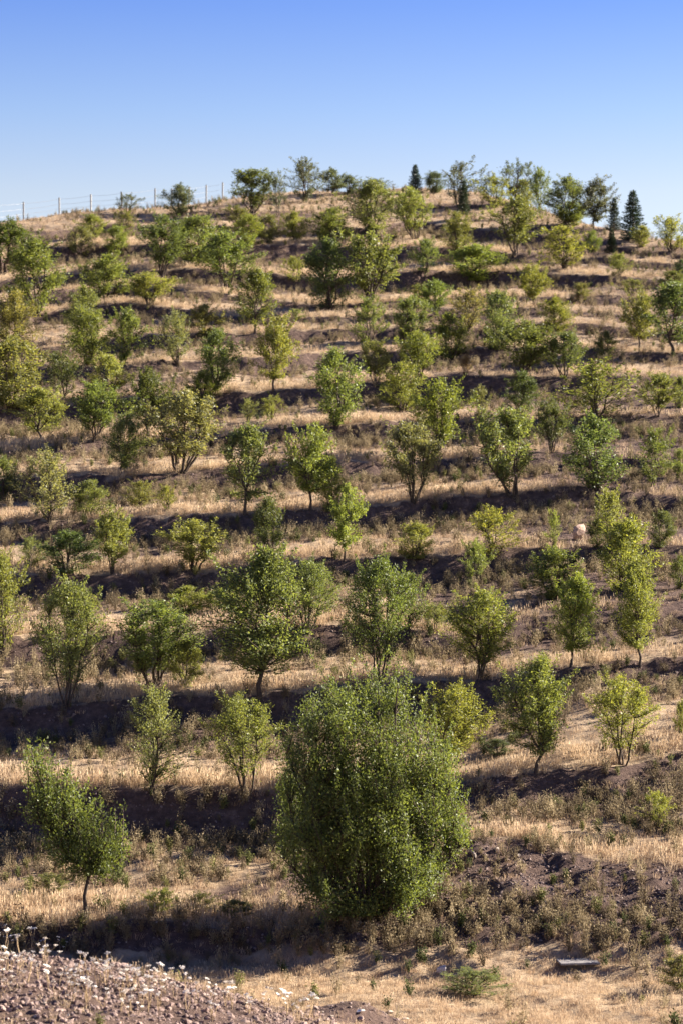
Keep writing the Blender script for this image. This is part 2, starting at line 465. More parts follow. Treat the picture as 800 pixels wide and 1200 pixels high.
        allP.append(q); allD.append(d)
    # whips reaching out of the crown
    nsh = dict(R=12, V=18, U=17, W=20, B=16, G=130)[form]
    for i in range(nsh):
        tt = rng.uniform(0.55, 0.93) if form != 'G' else rng.uniform(0.35, 0.95); a = rng.uniform(0, 6.28)
        r_ = float(env(np.array(tt), a)) * rng.uniform(0.5, 0.95)
        s0 = np.array([r_ * np.cos(a) + leanx(tt), r_ * np.sin(a), tt * H])
        if lobes is not None: s0 = tg[rng.integers(0, n_tw)]
        ln = (rng.uniform(0.3, 0.85) if form != 'G' else rng.uniform(0.25, 1.0)) * (H / 4) ** 0.5
        e = s0 + ln * np.array([np.cos(a) * 0.4 + rng.normal() * .15, np.sin(a) * .4 + rng.normal() * .15, 0.9])
        u = np.linspace(0, 1, 4)[:, None]; pts = s0 + u * (e - s0); pts += np.sin(u * 3.1) * rng.normal(size=3) * 0.05
        tube(wood, pts, [0.010, 0.008, 0.006, 0.004], 3)
        k = int(rng.uniform(22, 42) * (0.14 / leaf) * ln / .5); ss = rng.uniform(0, 1.03, k)[:, None]
        allP.append(s0 + ss * (e - s0) + rng.normal(size=(k, 3)) * 0.045 * (1.2 - 0.6 * ss)); allD.append(rng.normal(size=(k, 3)) * 0.7 + np.array([0, 0, 0.45]))
    P_ = np.concatenate(allP); D_ = np.concatenate(allD); P_[:, 2] = np.maximum(P_[:, 2], 0.03 * H)
    D_ /= np.linalg.norm(D_, axis=1, keepdims=True) + 1e-9
    n = len(P_); L = leaf * rng.uniform(0.65, 1.3, n); Wd = L * rng.uniform(0.36, 0.52, n)
    v, q = leaves_geo(P_, D_, L, Wd, rng)
    cm = mesh_np('crown', v, quads=q)
    tone = np.clip(rng.normal(0.45, 0.2, n), 0, 1)
    attr(cm, 'tone', tone, 'FACE')
    cm.materials.append(M_LEAF)
    tm = wood.mesh('trunk'); tm.materials.append(M_BARK)
    tm.polygons.foreach_set('use_smooth', np.ones(len(tm.polygons), bool))
    z1 = np.percentile(P_[:, 2], 99.2); x0, x1 = np.percentile(P_[:, 0], [2.8, 97.2])
    if lobes is not None: return dict(trunk=tm, crown=cm, h=H, w=W, cx=0, fixed=True)
    return dict(trunk=tm, crown=cm, h=z1 + leaf * .3, w=x1 - x0 + leaf * .4, cx=(x0 + x1) / 2)

def grow_conifer(seed, H=4.0, W=1.7):
    rng = np.random.default_rng(seed); wood = Geo()
    tube(wood, [[0, 0, -.2], [0, 0, H * .4], [rng.normal() * .03, 0, H * .8], [0, 0, H]], [0.09, 0.06, 0.03, 0.008], 6)
    P = []; D = []
    z = 0.06 * H
    while z < H * 0.97:
        t = z / H; r = W / 2 * (1 - t) ** 0.85 + 0.05
        nb = 6 if t < .8 else 4; off = rng.uniform(0, 6.28)
        for i in range(nb):
            a = off + 6.28 * i / nb + rng.normal() * .2; rl = r * rng.uniform(0.7, 1.12)
            dirv = np.array([np.cos(a), np.sin(a), 0.0])
            u = np.linspace(0, 1, 4)[:, None]
            pts = np.array([0, 0, z]) + dirv * rl * u + np.array([0, 0, 1.0]) * (-0.22 * rl * np.sin(u * 2.2) + 0.18 * rl * u ** 2)
            tube(wood, pts, [0.014, 0.011, 0.008, 0.004], 3)
            k = int(70 * rl / 0.8) + 8; s = rng.uniform(0.08, 1.03, k)[:, None]
            q = np.array([0, 0, z]) + dirv * rl * s + np.array([0, 0, 1.0]) * (-0.22 * rl * np.sin(s * 2.2) + 0.18 * rl * s ** 2)
            side = np.array([-np.sin(a), np.cos(a), 0]); sg = rng.choice([-1, 1], k)[:, None]
            q = q + side * sg * rng.uniform(0, 0.22, (k, 1)) * rl * (1.1 - s) + rng.normal(size=(k, 3)) * 0.02
            P.append(q); D.append(dirv * 0.7 + side * sg * 0.6 + rng.normal(size=(k, 3)) * .25 + np.array([0, 0, .1]))
        z += rng.uniform(0.13, 0.19) * (1.15 - 0.5 * t)
    k = 26; P.append(np.stack([rng.normal(size=k) * .015, rng.normal(size=k) * .015, H * rng.uniform(.9, 1.0, k)], 1)); D.append(rng.normal(size=(k, 3)) * .4 + np.array([0, 0, .8]))
    P = np.concatenate(P); D = np.concatenate(D); D /= np.linalg.norm(D, axis=1, keepdims=True)
    n = len(P); L = rng.uniform(.10, .19, n)
    v, q = leaves_geo(P, D, L, L * 0.3, rng)
    cm = mesh_np('crown', v, quads=q); attr(cm, 'tone', np.clip(rng.normal(.4, .2, n), 0, 1), 'FACE'); cm.materials.append(M_NEEDLE)
    tm = wood.mesh('trunk'); tm.materials.append(M_BARK)
    return dict(trunk=tm, crown=cm, h=H, w=W, cx=0)

HUE = dict(h=(.120, .148, .055), g=(.138, .172, .060), d=(.090, .118, .044), y=(.186, .214, .062), b=(.085, .104, .068), o=(.160, .164, .064),
           p=(.178, .198, .090), k=(.042, .070, .040), c=(.045, .068, .050), r=(.15, .11, .07))
PROTO = {}
def proto_list():
    for f, n, lf in (('R', 10, 7400), ('V', 10, 6300), ('U', 9, 6200), ('W', 9, 3700), ('B', 4, 2100)):
        PROTO[f] = [grow(100 + 13 * i + ord(f), f, n_leaf=lf, leaf=0.115) for i in range(n)]
    PROTO['C'] = [grow_conifer(500 + i) for i in range(3)]
proto_list()
trng = np.random.default_rng(4242)
count = {}
def plant(px, base, top, wpx, form, hue, label, name='tree', cat='tree', group='young trees planted on the terraced hillside', mesh=None, rz=None):
    x, y, z = at(px, base)
    ty = (600 - top) / F * y
    Ht = max(0.5, ty - z); Wt = wpx / F * y
    if mesh is None:
        lst = PROTO[form]; i = count.get(form, 0); count[form] = i + 1
        mesh = lst[i % len(lst)]
    if rz is None: rz = trng.uniform(0, 6.28)
    root = empty(name, (x, y, z - 0.03), rz)
    if form != 'G' and name == 'tree' and not mesh.get('fixed'): root.rotation_euler = (trng.normal() * 0.05, trng.normal() * 0.05, rz)
    tag(root, label, cat, group)
    s = (Wt / mesh['w'], Wt / mesh['w'] * trng.uniform(0.92, 1.08), Ht / mesh['h'])
    root.scale = s
    tr = bpy.data.objects.new('trunk' if cat == 'tree' else 'stems', mesh['trunk']); COL.objects.link(tr); tr.parent = root
    cr = bpy.data.objects.new('crown' if cat == 'tree' else 'foliage', mesh['crown']); COL.objects.link(cr); cr.parent = root
    c = np.array(HUE[hue]) * trng.uniform(0.86, 1.16) * np.array([trng.uniform(.92, 1.1), 1, trng.uniform(.85, 1.15)])
    cr.color = (*c, 1)
    return root

# ------------------------------------------------------------------ every tree and shrub of the hillside: photo pixel of its foot, top, width
U_ = 0.0219                                   # metres per photo pixel at the foot of the slope
BIG = grow(9001, 'G', H=289 * U_, W=226 * U_, n_leaf=92000, leaf=0.074, n_twig=1000, lobes=[tuple(v * U_ for v in l) for l in [
    (-2, 142, 70, 84), (8, 110, 70, 62), (-44, 196, 52, 58), (-54, 214, 36, 40), (-24, 252, 28, 30), (14, 236, 38, 44), (52, 216, 32, 40), (-94, 128, 18, 44), (98, 122, 20, 36), (34, 268, 15, 22), (-72, 244, 16, 20), (-100, 88, 16, 26), (108, 96, 18, 22), (78, 200, 20, 24), (-98, 190, 14, 22), (4, 272, 12, 18), (-44, 274, 12, 16), (70, 40, 26, 22), (-76, 40, 22, 20), (-80, 168, 26, 46), (-34, 130, 52, 70), (22, 170, 66, 66), (70, 150, 34, 46),
    (92, 116, 24, 28), (-10, 52, 52, 46), (-64, 96, 38, 52), (44, 70, 40, 46), (90, 180, 18, 28), (-86, 118, 18, 34), (74, 84, 26, 22), (-36, 40, 30, 32), (22, 34, 30, 26), (100, 140, 12, 18), (-62, 58, 24, 32), (50, 48, 28, 26), (-10, 24, 34, 20), (-84, 104, 22, 30)]])
LEFT = grow(9002, 'U', H=218 * U_, W=118 * U_, n_leaf=15000, leaf=0.082, n_twig=300, lobes=[tuple(v * U_ for v in l) for l in [
    (-66, 200, 14, 20), (-58, 186, 16, 22), (-70, 140, 16, 20), (32, 120, 14, 18), (36, 92, 14, 22), (14, 66, 18, 18), (-46, 166, 34, 34), (-20, 134, 42, 38), (0, 94, 36, 40), (-54, 134, 26, 32), (-28, 118, 42, 40), (-30, 100, 34, 28), (-36, 150, 34, 30), (22, 108, 20, 34), (30, 76, 18, 26), (-14, 78, 26, 28)]])
NEAR = {k: grow(9010 + i, f, H=4.6, W=wd, n_leaf=nl, leaf=0.088, n_twig=tw) for i, (k, f, wd, nl, tw) in enumerate([
    ('n1', 'U', 2.5, 15500, 190), ('n2', 'U', 2.0, 12500, 150), ('n3', 'V', 2.4, 8500, 110), ('n4', 'W', 2.2, 6600, 110),
    ('n5', 'U', 2.2, 12500, 150), ('n6', 'V', 2.8, 13000, 170), ('n7', 'W', 2.3, 7600, 110), ('n8', 'V', 2.2, 11500, 150)])}
plant(432, 1076, 787, 226, 'G', 'h', 'huge dense bushy tree hiding its trunk in the foreground, the largest on the slope', mesh=BIG, rz=0.0)
plant(102, 1080, 860, 112, 'V', 'g', 'tree leaning left with bare lower trunk at the edge of the lowest terrace', mesh=LEFT, rz=0.0)
plant(305, 818, 642, 92, 'U', 'g', 'tall oval tree with forked dark trunk and spiky top, uphill of the huge bush', mesh=NEAR['n1'])
plant(627, 910, 768, 64, 'U', 'g', 'neat narrow tree with single short trunk right of the huge bush', mesh=NEAR['n2'])
plant(729, 897, 790, 66, 'V', 'y', 'thin yellow green tree on a slim trunk, right of the neat narrow tree', mesh=NEAR['n3'])
plant(177, 928, 800, 64, 'W', 'p', 'pale airy tree with thin stems on the sunlit strip behind the leaning tree', mesh=NEAR['n4'])
plant(289, 932, 812, 68, 'V', 'y', 'yellow green open sapling just left of the huge bush', mesh=NEAR['n3'])
plant(522, 905, 800, 62, 'V', 'y', 'yellow green tree peeping out from behind the right side of the huge bush', mesh=NEAR['n8'])
plant(78, 828, 678, 74, 'V', 'g', 'full tree with dark multi stemmed base on the second sunlit strip at far left', mesh=NEAR['n6'])
plant(180, 805, 702, 86, 'V', 'g', 'wide green tree with half bare dark stems left of the tall oval tree', mesh=NEAR['n8'])
plant(218, 806, 750, 36, 'R', 'y', 'small yellow bush at the right foot of the wide half bare tree', 'shrub', 'shrub')
plant(362, 742, 655, 54, 'V', 'g', 'spreading green tree with slim leaning stems, half behind the tall oval tree', mesh=NEAR['n6'])
plant(445, 802, 652, 66, 'V', 'g', 'tall vase shaped tree directly above the huge bush', mesh=NEAR['n6'])
plant(478, 745, 668, 34, 'W', 'g', 'wispy thin tree touching the right side of the tall vase shaped tree')
plant(560, 795, 690, 68, 'V', 'y', 'broad yellow green tree with bare dark stems uphill right of the huge bush', mesh=NEAR['n8'])
plant(668, 782, 672, 46, 'U', 'y', 'narrow columnar yellow green tree below the pale boulder', mesh=NEAR['n5'])
plant(749, 782, 655, 46, 'U', 'y', 'slender yellow green tree on a dark trunk, lowest of the tall cluster at right', mesh=NEAR['n2'])
plant(729, 692, 608, 52, 'R', 'y', 'bushy yellow green tree in the middle of the tall cluster at right')
plant(712, 655, 572, 32, 'W', 'y', 'pale wispy sapling of upright shoots at the top of the tall cluster at right')
plant(650, 702, 640, 46, 'R', 'g', 'dark based round green tree directly below and left of the pale boulder')
plant(648, 645, 596, 16, 'W', 'y', 'thin yellow sapling standing just left of the pale boulder', 'shrub', 'shrub')
plant(698, 642, 608, 20, 'R', 'd', 'small dark green bush touching the right side of the pale boulder', 'shrub', 'shrub')
plant(773, 642, 598, 26, 'R', 'd', 'small dark tree on a crooked black stem right of the tall cluster')
plant(797, 690, 650, 22, 'R', 'g', 'green bush cut off by the right edge on the bare earth', 'shrub', 'shrub')
plant(770, 972, 925, 30, 'W', 'y', 'sparse yellow green sapling on the grassy bank right of the rubble mound', 'shrub', 'shrub')
plant(798, 865, 820, 14, 'R', 'y', 'yellowish bush cut by the right edge beside the thin yellow green tree', 'shrub', 'shrub')
plant(5, 768, 643, 50, 'W', 'y', 'tall yellow green tree cut by the left edge above the full left tree', mesh=NEAR['n7'])
plant(132, 673, 596, 40, 'V', 'y', 'bright yellow tree in two tiers on a thin trunk on the third sunlit strip')
plant(80, 672, 622, 58, 'R', 'd', 'low dark green spreading bush left of the two tiered yellow tree', 'shrub', 'shrub')
plant(37, 668, 628, 28, 'W', 'p', 'pale wispy sapling at the left end of the low dark spreading bush', 'shrub', 'shrub')
plant(228, 671, 608, 56, 'V', 'y', 'flat topped yellow green tree on a Y shaped trunk, uphill of the tall oval tree')
plant(220, 720, 686, 44, 'R', 'y', 'low yellow bush mound below the flat topped tree, larger of the pair', 'shrub', 'shrub')
plant(258, 716, 690, 34, 'R', 'y', 'low yellow bush mound touching the tall oval tree, smaller of the pair', 'shrub', 'shrub')
plant(316, 662, 582, 34, 'R', 'd', 'dark narrow tree just behind the spiky top of the tall oval tree')
plant(403, 657, 568, 38, 'U', 'y', 'yellow green oval tree uphill from the tall vase shaped tree')
plant(487, 655, 612, 36, 'R', 'y', 'rounded yellow green bush alone on the sunlit ledge in mid slope', 'shrub', 'shrub')
plant(577, 655, 592, 54, 'W', 'y', 'sparse yellow sapling with see through crown, lower right of the two stemmed vase trees')
plant(555, 683, 630, 28, 'W', 'y', 'thin upright sapling between the rounded ledge bush and the dark based round tree')
plant(508, 742, 705, 28, 'W', 'p', 'pale grassy shrub left of the broad yellow green tree with bare stems', 'shrub', 'shrub')
plant(58, 612, 525, 56, 'W', 'p', 'pale feathery tree on a short black trunk at the left of the mid slope')
plant(142, 558, 480, 32, 'U', 'p', 'slender pale sapling with a thin leaning stem left of the wide pale fanning tree')
plant(4, 587, 535, 26, 'R', 'g', 'green bush cut by the left edge beside the pale feathery tree', 'shrub', 'shrub')
plant(106, 606, 562, 40, 'R', 'g', 'low green shrub in the shade right of the pale feathery tree', 'shrub', 'shrub')
plant(165, 598, 562, 28, 'W', 'o', 'loose yellowish shrub on the bank below the slender pale sapling', 'shrub', 'shrub')
plant(195, 599, 568, 18, 'W', 'y', 'little bright yellow shrub beside the loose yellowish one on the bank', 'shrub', 'shrub')
plant(287, 604, 495, 54, 'U', 'g', 'classic round headed tree on one straight dark trunk in the middle of the slope')
plant(363, 599, 497, 48, 'U', 'y', 'bright yellow green tree on spreading stems, right of the straight trunked tree')
plant(388, 602, 535, 26, 'R', 'y', 'low yellow green companion bush at the right of the bright tree with spreading stems', 'shrub', 'shrub')
plant(484, 590, 492, 60, 'V', 'p', 'lopsided vase tree with two thin dark stems above the long black shadow')
plant(601, 582, 477, 72, 'V', 'g', 'big vase tree fanning from one foot, widest on the right half of mid slope')
plant(646, 531, 465, 36, 'V', 'd', 'small dark green tree on two thin stems right behind the big fanning vase tree')
plant(700, 574, 485, 58, 'R', 'g', 'bright dense tree with bare grey lower stems right of the big fanning vase tree')
plant(765, 570, 500, 42, 'W', 'g', 'dull green straggly tree over black shade near the right edge of mid slope')
plant(797, 562, 525, 18, 'R', 'g', 'green bush cut by the right edge beside the dull straggly tree', 'shrub', 'shrub')
plant(213, 553, 458, 74, 'V', 'p', 'wide pale green tree with a fanning base, left of the straight trunked tree')
plant(48, 516, 454, 46, 'U', 'y', 'ball shaped yellow green tree on a thin trunk at left')
plant(110, 517, 446, 58, 'V', 'g', 'broad green tree with spidery dark branches right of the ball shaped one')
plant(174, 512, 432, 44, 'U', 'd', 'dark green upright tree on a bent trunk behind the wide pale fanning tree')
plant(236, 480, 436, 36, 'R', 'y', 'yellow bush tucked behind the right shoulder of the wide pale fanning tree', 'shrub', 'shrub')
plant(318, 493, 462, 20, 'W', 'y', 'tiny pale sapling on the straw strip above the straight trunked tree', 'shrub', 'shrub')
plant(291, 494, 466, 18, 'W', 'p', 'faint grassy sapling left of the tiny pale one on the straw strip', 'shrub', 'shrub')
plant(394, 501, 408, 50, 'R', 'g', 'rich green oval tree with V shaped bare stems alone on wide pale grass')
plant(470, 482, 425, 38, 'R', 'y', 'bright yellow green egg shaped tree right of the rich green oval tree')
plant(513, 534, 441, 56, 'V', 'y', 'airy tree on a kinked dark trunk behind the lopsided vase tree')
plant(562, 494, 450, 24, 'W', 'p', 'pale thin sapling left of the dark tree over the big fanning vase tree', 'shrub', 'shrub')
plant(608, 488, 435, 34, 'R', 'd', 'dark little tree rising right behind the top of the big fanning vase tree')
plant(697, 492, 420, 66, 'W', 'y', 'broad feathery yellow green tree above the bright dense green tree at right')
plant(771, 488, 436, 44, 'V', 'g', 'grey green spreading tree on a crooked trunk above the black shade at far right')
plant(796, 478, 440, 14, 'R', 'g', 'green bush cut by the right edge beside the grey green spreading tree', 'shrub', 'shrub')
plant(16, 480, 395, 54, 'R', 'o', 'tall olive bush at the left edge, lower of two')
plant(15, 410, 340, 42, 'R', 'o', 'tall olive bush at the left edge, upper of two')
plant(75, 468, 410, 44, 'W', 'd', 'dark spiky leaved tree right of the lower olive bush')
plant(126, 474, 415, 40, 'R', 'y', 'yellow green leaning cone shaped bush right of the dark spiky tree', 'shrub', 'shrub')
plant(99, 400, 334, 36, 'R', 'g', 'upper crown of two stacked green trees left of centre, narrow at the top')
plant(103, 428, 360, 46, 'R', 'g', 'lower and wider of two stacked green trees at left')
plant(148, 432, 361, 42, 'U', 'y', 'lopsided yellow green tree right beside the two stacked green trees')
plant(208, 428, 362, 38, 'W', 'p', 'pale olive feathery tree between the lopsided tree and the rich green one')
plant(240, 398, 356, 34, 'R', 'o', 'dull olive bush behind the rich green tree on a short stem', 'shrub', 'shrub')
plant(253, 459, 386, 46, 'R', 'g', 'rich green tree narrowing to a short dark stem, left of the tall slim tree')
plant(321, 460, 368, 40, 'U', 'y', 'tall slim light green tree in the upper middle of the slope')
plant(299, 391, 313, 42, 'U', 'g', 'upright tree with a straight trunk just under the black ditch')
plant(348, 376, 361, 14, 'W', 'p', 'tiny grey shrub beneath the black ditch', 'shrub', 'shrub')
plant(174, 357, 319, 46, 'V', 'y', 'low flat yellow green tree on the sunlit ledge at upper left')
plant(125, 350, 298, 50, 'R', 'g', 'broad double crowned green tree left of the low flat tree')
plant(43, 366, 281, 54, 'R', 'g', 'dense upright dark tree second from the left edge below the fence')
plant(3, 322, 257, 66, 'V', 'd', 'dark tree at the left edge directly below the first fence posts')
plant(95, 304, 264, 30, 'W', 'o', 'olive feathery shrub below the fence, lower left of a yellow pair', 'shrub', 'shrub')
plant(109, 279, 251, 26, 'R', 'y', 'yellow bush close below the third fence post', 'shrub', 'shrub')
plant(139, 300, 264, 26, 'R', 'y', 'little yellow green tree left of the black trunked tree')
plant(148, 270, 246, 22, 'W', 'o', 'faint olive shrub in front of the fence below the wispy blue green tree', 'shrub', 'shrub')
plant(150, 250, 226, 36, 'B', 'b', 'wispy blue green tree half covering a fence post')
plant(210, 252, 216, 34, 'R', 'b', 'blue green round tree among the fence posts on the left skyline')
plant(190, 322, 252, 46, 'V', 'd', 'black trunked green tree at upper left below the fence')
plant(231, 312, 253, 52, 'R', 'g', 'bushy green tree right of the black trunked one')
plant(264, 339, 270, 58, 'V', 'g', 'wide tree on several spreading stems standing over the black ditch')
plant(278, 266, 240, 28, 'W', 'o', 'low olive shrub in front of the dark skyline tree', 'shrub', 'shrub')
plant(290, 288, 250, 34, 'R', 'y', 'yellow green bush below the dark skyline tree, left half of a pair')
plant(314, 286, 251, 26, 'R', 'o', 'olive bush below the dark skyline tree, right half of a pair')
plant(296, 250, 198, 54, 'V', 'd', 'dark broad tree at the right end of the fence on the skyline')
plant(326, 254, 199, 24, 'B', 'b', 'thin see through tree right beside the dark broad skyline tree')
plant(358, 238, 184, 36, 'W', 'b', 'tallest airy tree on the left half of the skyline, with a pale trunk')
plant(391, 230, 197, 28, 'U', 'b', 'small dark blue tree on the skyline right of the tall airy one')
plant(408, 228, 205, 22, 'R', 'b', 'tiny dark tree on the skyline left of the rich green bush')
plant(346, 284, 248, 28, 'R', 'y', 'small yellow green tree on the brow below the tall airy skyline tree')
plant(388, 284, 244, 44, 'R', 'g', 'mid green bush on the brow, left of the rich green bush')
plant(345, 332, 299, 26, 'W', 'y', 'sparse yellowish shrub left of the large double tree', 'shrub', 'shrub')
plant(386, 362, 280, 54, 'R', 'd', 'darker left half of the large double tree high on the slope')
plant(432, 358, 270, 64, 'V', 'g', 'lighter right half of the large double tree high on the slope')
plant(437, 270, 211, 48, 'R', 'g', 'rich green dense bush just under the skyline in the middle')
plant(440, 226, 208, 24, 'B', 'b', 'thin blue tree tip rising behind the rich green bush on the skyline')
plant(486, 280, 220, 36, 'V', 'y', 'yellow green tree on a long curved trunk in the upper middle')
plant(486, 226, 192, 20, 'C', 'k', 'small dark conifer on the skyline left of the bare twigged tree', 'conifer_tree', 'conifer', 'conifers along the hilltop')
plant(507, 226, 201, 22, 'R', 'b', 'round blue green bush touching the small skyline conifer')
plant(538, 244, 187, 46, 'B', 'b', 'sparse blue grey tree on the skyline behind the narrow black conifer')
plant(543, 252, 210, 18, 'C', 'k', 'narrow black conifer in front of the sparse blue grey tree', 'conifer_tree', 'conifer', 'conifers along the hilltop')
plant(537, 294, 247, 34, 'R', 'o', 'olive green oval bush directly below the narrow black conifer')
plant(578, 244, 204, 34, 'W', 'y', 'yellow leaning tree on the skyline right of the narrow black conifer')
plant(603, 240, 187, 52, 'B', 'b', 'nearly bare grey twigged tree spreading against the sky')
plant(633, 254, 196, 26, 'W', 'g', 'thin tall green tree on the skyline right of the bare twigged one')
plant(613, 240, 210, 24, 'R', 'y', 'yellow crown peeking between the bare twigged tree and the large grey green tree')
plant(603, 300, 229, 52, 'V', 'g', 'large grey green tree on the right brow below the bare twigged tree')
plant(664, 263, 207, 44, 'R', 'd', 'dark green full tree on the right skyline, left of a pair')
plant(695, 268, 208, 34, 'U', 'b', 'blue green tree with visible trunk on the right skyline, right of a pair')
plant(670, 264, 236, 26, 'R', 'y', 'yellow bush in front of the dark full tree on the right skyline', 'shrub', 'shrub')
plant(719, 270, 231, 19, 'C', 'c', 'small bluish conifer left of the tallest conifer', 'conifer_tree', 'conifer', 'conifers along the hilltop')
plant(741, 282, 222, 34, 'C', 'k', 'tallest and widest dark conifer on the right skyline', 'conifer_tree', 'conifer', 'conifers along the hilltop')
plant(716, 297, 268, 18, 'C', 'k', 'squat black conifer lower down the slope below the bluish one', 'conifer_tree', 'conifer', 'conifers along the hilltop')
plant(694, 296, 270, 20, 'R', 'g', 'small green shrub left of the squat black conifer', 'shrub', 'shrub')
plant(752, 290, 264, 22, 'R', 'y', 'yellow shrub at the right foot of the tallest conifer', 'shrub', 'shrub')
plant(785, 296, 252, 42, 'W', 'y', 'wide yellow tree at the right end of the skyline')
plant(660, 316, 262, 40, 'W', 'y', 'golden feathery tree left of the squat black conifer')
plant(725, 324, 296, 22, 'W', 'y', 'pale golden sapling below the squat black conifer', 'shrub', 'shrub')
plant(797, 322, 304, 16, 'R', 'k', 'very dark bush cut by the right edge below the wide yellow tree', 'shrub', 'shrub')
plant(788, 338, 317, 30, 'R', 'g', 'low grey green bush below the very dark bush at the right edge', 'shrub', 'shrub')
plant(497, 328, 279, 28, 'U', 'g', 'narrow green tree below the tree with the long curved trunk')
plant(556, 331, 286, 52, 'R', 'y', 'round yellow green bush as wide as tall on the upper right slope')
plant(623, 357, 308, 36, 'V', 'y', 'yellow green spreading tree below the large grey green tree')
plant(432, 408, 346, 40, 'W', 'g', 'olive tree under the large double tree, on leaning stems')
plant(440, 451, 398, 34, 'V', 'o', 'brownish green vase tree left of the bright egg shaped tree top')
plant(489, 450, 388, 42, 'V', 'y', 'round headed yellow tree on a V shaped foot above the bright egg shaped tree')
plant(481, 398, 347, 36, 'R', 'g', 'green bushy tree above the round headed yellow tree')
plant(510, 372, 328, 36, 'V', 'g', 'green tree with loose top right above the green bushy one')
plant(490, 354, 331, 20, 'W', 'o', 'small olive shrub left of the green tree with loose top', 'shrub', 'shrub')
plant(548, 388, 336, 40, 'W', 'o', 'olive yellow feathery tree in the centre of the upper right slope')
plant(526, 422, 366, 46, 'R', 'y', 'wide yellow green bushy tree below the olive yellow feathery tree')
plant(583, 411, 340, 40, 'R', 'g', 'tall green tree right of the olive yellow feathery tree')
plant(545, 443, 415, 15, 'W', 'r', 'small dead brown sapling on pale grass', 'shrub', 'shrub')
plant(650, 392, 348, 34, 'R', 'y', 'leafy light green tree left of the round olive shrub on the dark bank')
plant(680, 352, 331, 20, 'R', 'o', 'round olive shrub alone on the purple brown upper right bank', 'shrub', 'shrub')
plant(740, 346, 326, 28, 'W', 'o', 'low straw coloured shrub above the pale trunked yellow tree', 'shrub', 'shrub')
plant(748, 411, 340, 34, 'U', 'y', 'yellow green tree with a pale grey trunk near the right edge')
plant(788, 416, 330, 52, 'U', 'g', 'large green tree at the right edge beside the pale trunked yellow tree')
plant(613, 441, 375, 54, 'V', 'd', 'dark green umbrella shaped tree on a short trunk, left of a similar smaller one')
plant(661, 442, 386, 42, 'V', 'd', 'smaller dark umbrella shaped tree right of the larger one')
plant(709, 421, 388, 26, 'R', 'd', 'small dark shrub left of the pale trunked yellow tree foot', 'shrub', 'shrub')
plant(58, 1046, 1022, 40, 'W', 'o', 'olive weed bush on the bank left of the leaning tree foot', 'shrub', 'shrub')
plant(190, 1070, 1040, 38, 'W', 'y', 'yellow green weed clump on the bank right of the leaning tree foot', 'shrub', 'shrub')
plant(276, 1077, 1054, 40, 'R', 'o', 'dark olive weed clump just left of the huge bush foot', 'shrub', 'shrub')
plant(236, 1068, 1050, 34, 'W', 'o', 'small tan weed clump between the yellow green and dark olive clumps', 'shrub', 'shrub')
plant(555, 1168, 1136, 64, 'W', 'p', 'pale lavender grey feathery bush on the flat grass below the white stone', 'shrub', 'shrub')
plant(798, 1160, 1118, 44, 'R', 'o', 'dark weedy bush at the bottom right edge', 'shrub', 'shrub')
plant(582, 885, 866, 30, 'R', 'b', 'grey green low bush on the straw bank left of the neat narrow tree', 'shrub', 'shrub')


# ------------------------------------------------------------------ post and wire fence on the skyline
def concrete_mat():
    m, t, n, b = new_mat('weathered_concrete')
    geo = n.new('ShaderNodeTexCoord').outputs['Object']
    c = ramp(t, noise(t, 9, 6, 0.7, geo), [(0.3, (.26, .26, .26)), (0.55, (.36, .36, .35)), (0.75, (.46, .45, .44))])
    t.links.new(c, b.inputs['Base Color']); b.inputs['Roughness'].default_value = 0.85
    return m
M_CONC = concrete_mat()
m_wire, t_, n_, b_ = new_mat('galvanised_wire'); b_.inputs['Base Color'].default_value = (.22, .22, .23, 1); b_.inputs['Metallic'].default_value = 0.5; b_.inputs['Roughness'].default_value = 0.5
posts = []
for px, pb, pt in [(-12, 261, 242), (28, 260, 240), (70, 257, 235), (107, 251, 231), (143, 249, 228), (182, 248, 224), (202, 246, 224), (222, 243, 222), (242, 241, 220), (261, 238, 217)]:
    x, y, z = at(px, 100, 0.3)               # on the crest
    posts.append((x, y, z, (600 - pt + 3) / F * y - z))
fx, fy, fz, _ = posts[4]
fence = empty('post_and_wire_fence', (fx, fy, fz))
tag(fence, 'fence of pale concrete posts and thin wires along the left skyline', 'fence')
import bmesh
def bm_obj(name, build, mat, parent=None, smooth=False):
    bm = bmesh.new(); build(bm); me = bpy.data.meshes.new(name); bm.to_mesh(me); bm.free()
    if smooth: me.polygons.foreach_set('use_smooth', np.ones(len(me.polygons), bool))
    return obj(name, me, mat, parent)
for x, y, z, h in posts:
    def b(bm):
        r = bmesh.ops.create_cube(bm, size=1)
        for v in r['verts']: v.co = Vector((v.co.x * .115, v.co.y * .115, (v.co.z + .5) * (h + .4) - .4))
        bmesh.ops.bevel(bm, geom=bm.edges[:], offset=.018, segments=1, affect='EDGES')
        # bent head that carries the top wire
        top = [f for f in bm.faces if f.normal.z > 0.9]
        bmesh.ops.translate(bm, verts=list({v for f in top for v in f.verts}), vec=(0, -.03, .03))
    p = bm_obj('post', b, M_CONC, fence); p.location = (x - fx, y - fy, z - fz); p.rotation_euler = (trng.normal() * .015, trng.normal() * .02, trng.uniform(-.2, .2))
for fr in (0.35, 0.62, 0.92):
    g = Geo(); pts = []
    for (a, b2) in zip(posts[:-1], posts[1:]):
        for u in np.linspace(0, 1, 7)[:-1]:
            pts.append([a[0] + (b2[0] - a[0]) * u - fx, a[1] + (b2[1] - a[1]) * u - fy - .085,
                        (a[2] + a[3] * fr) * (1 - u) + (b2[2] + b2[3] * fr) * u - fz - .05 * math.sin(math.pi * u)])
    tube(g, pts, [0.008] * len(pts), 4)
    obj('wire', g.mesh('wire'), m_wire, fence)

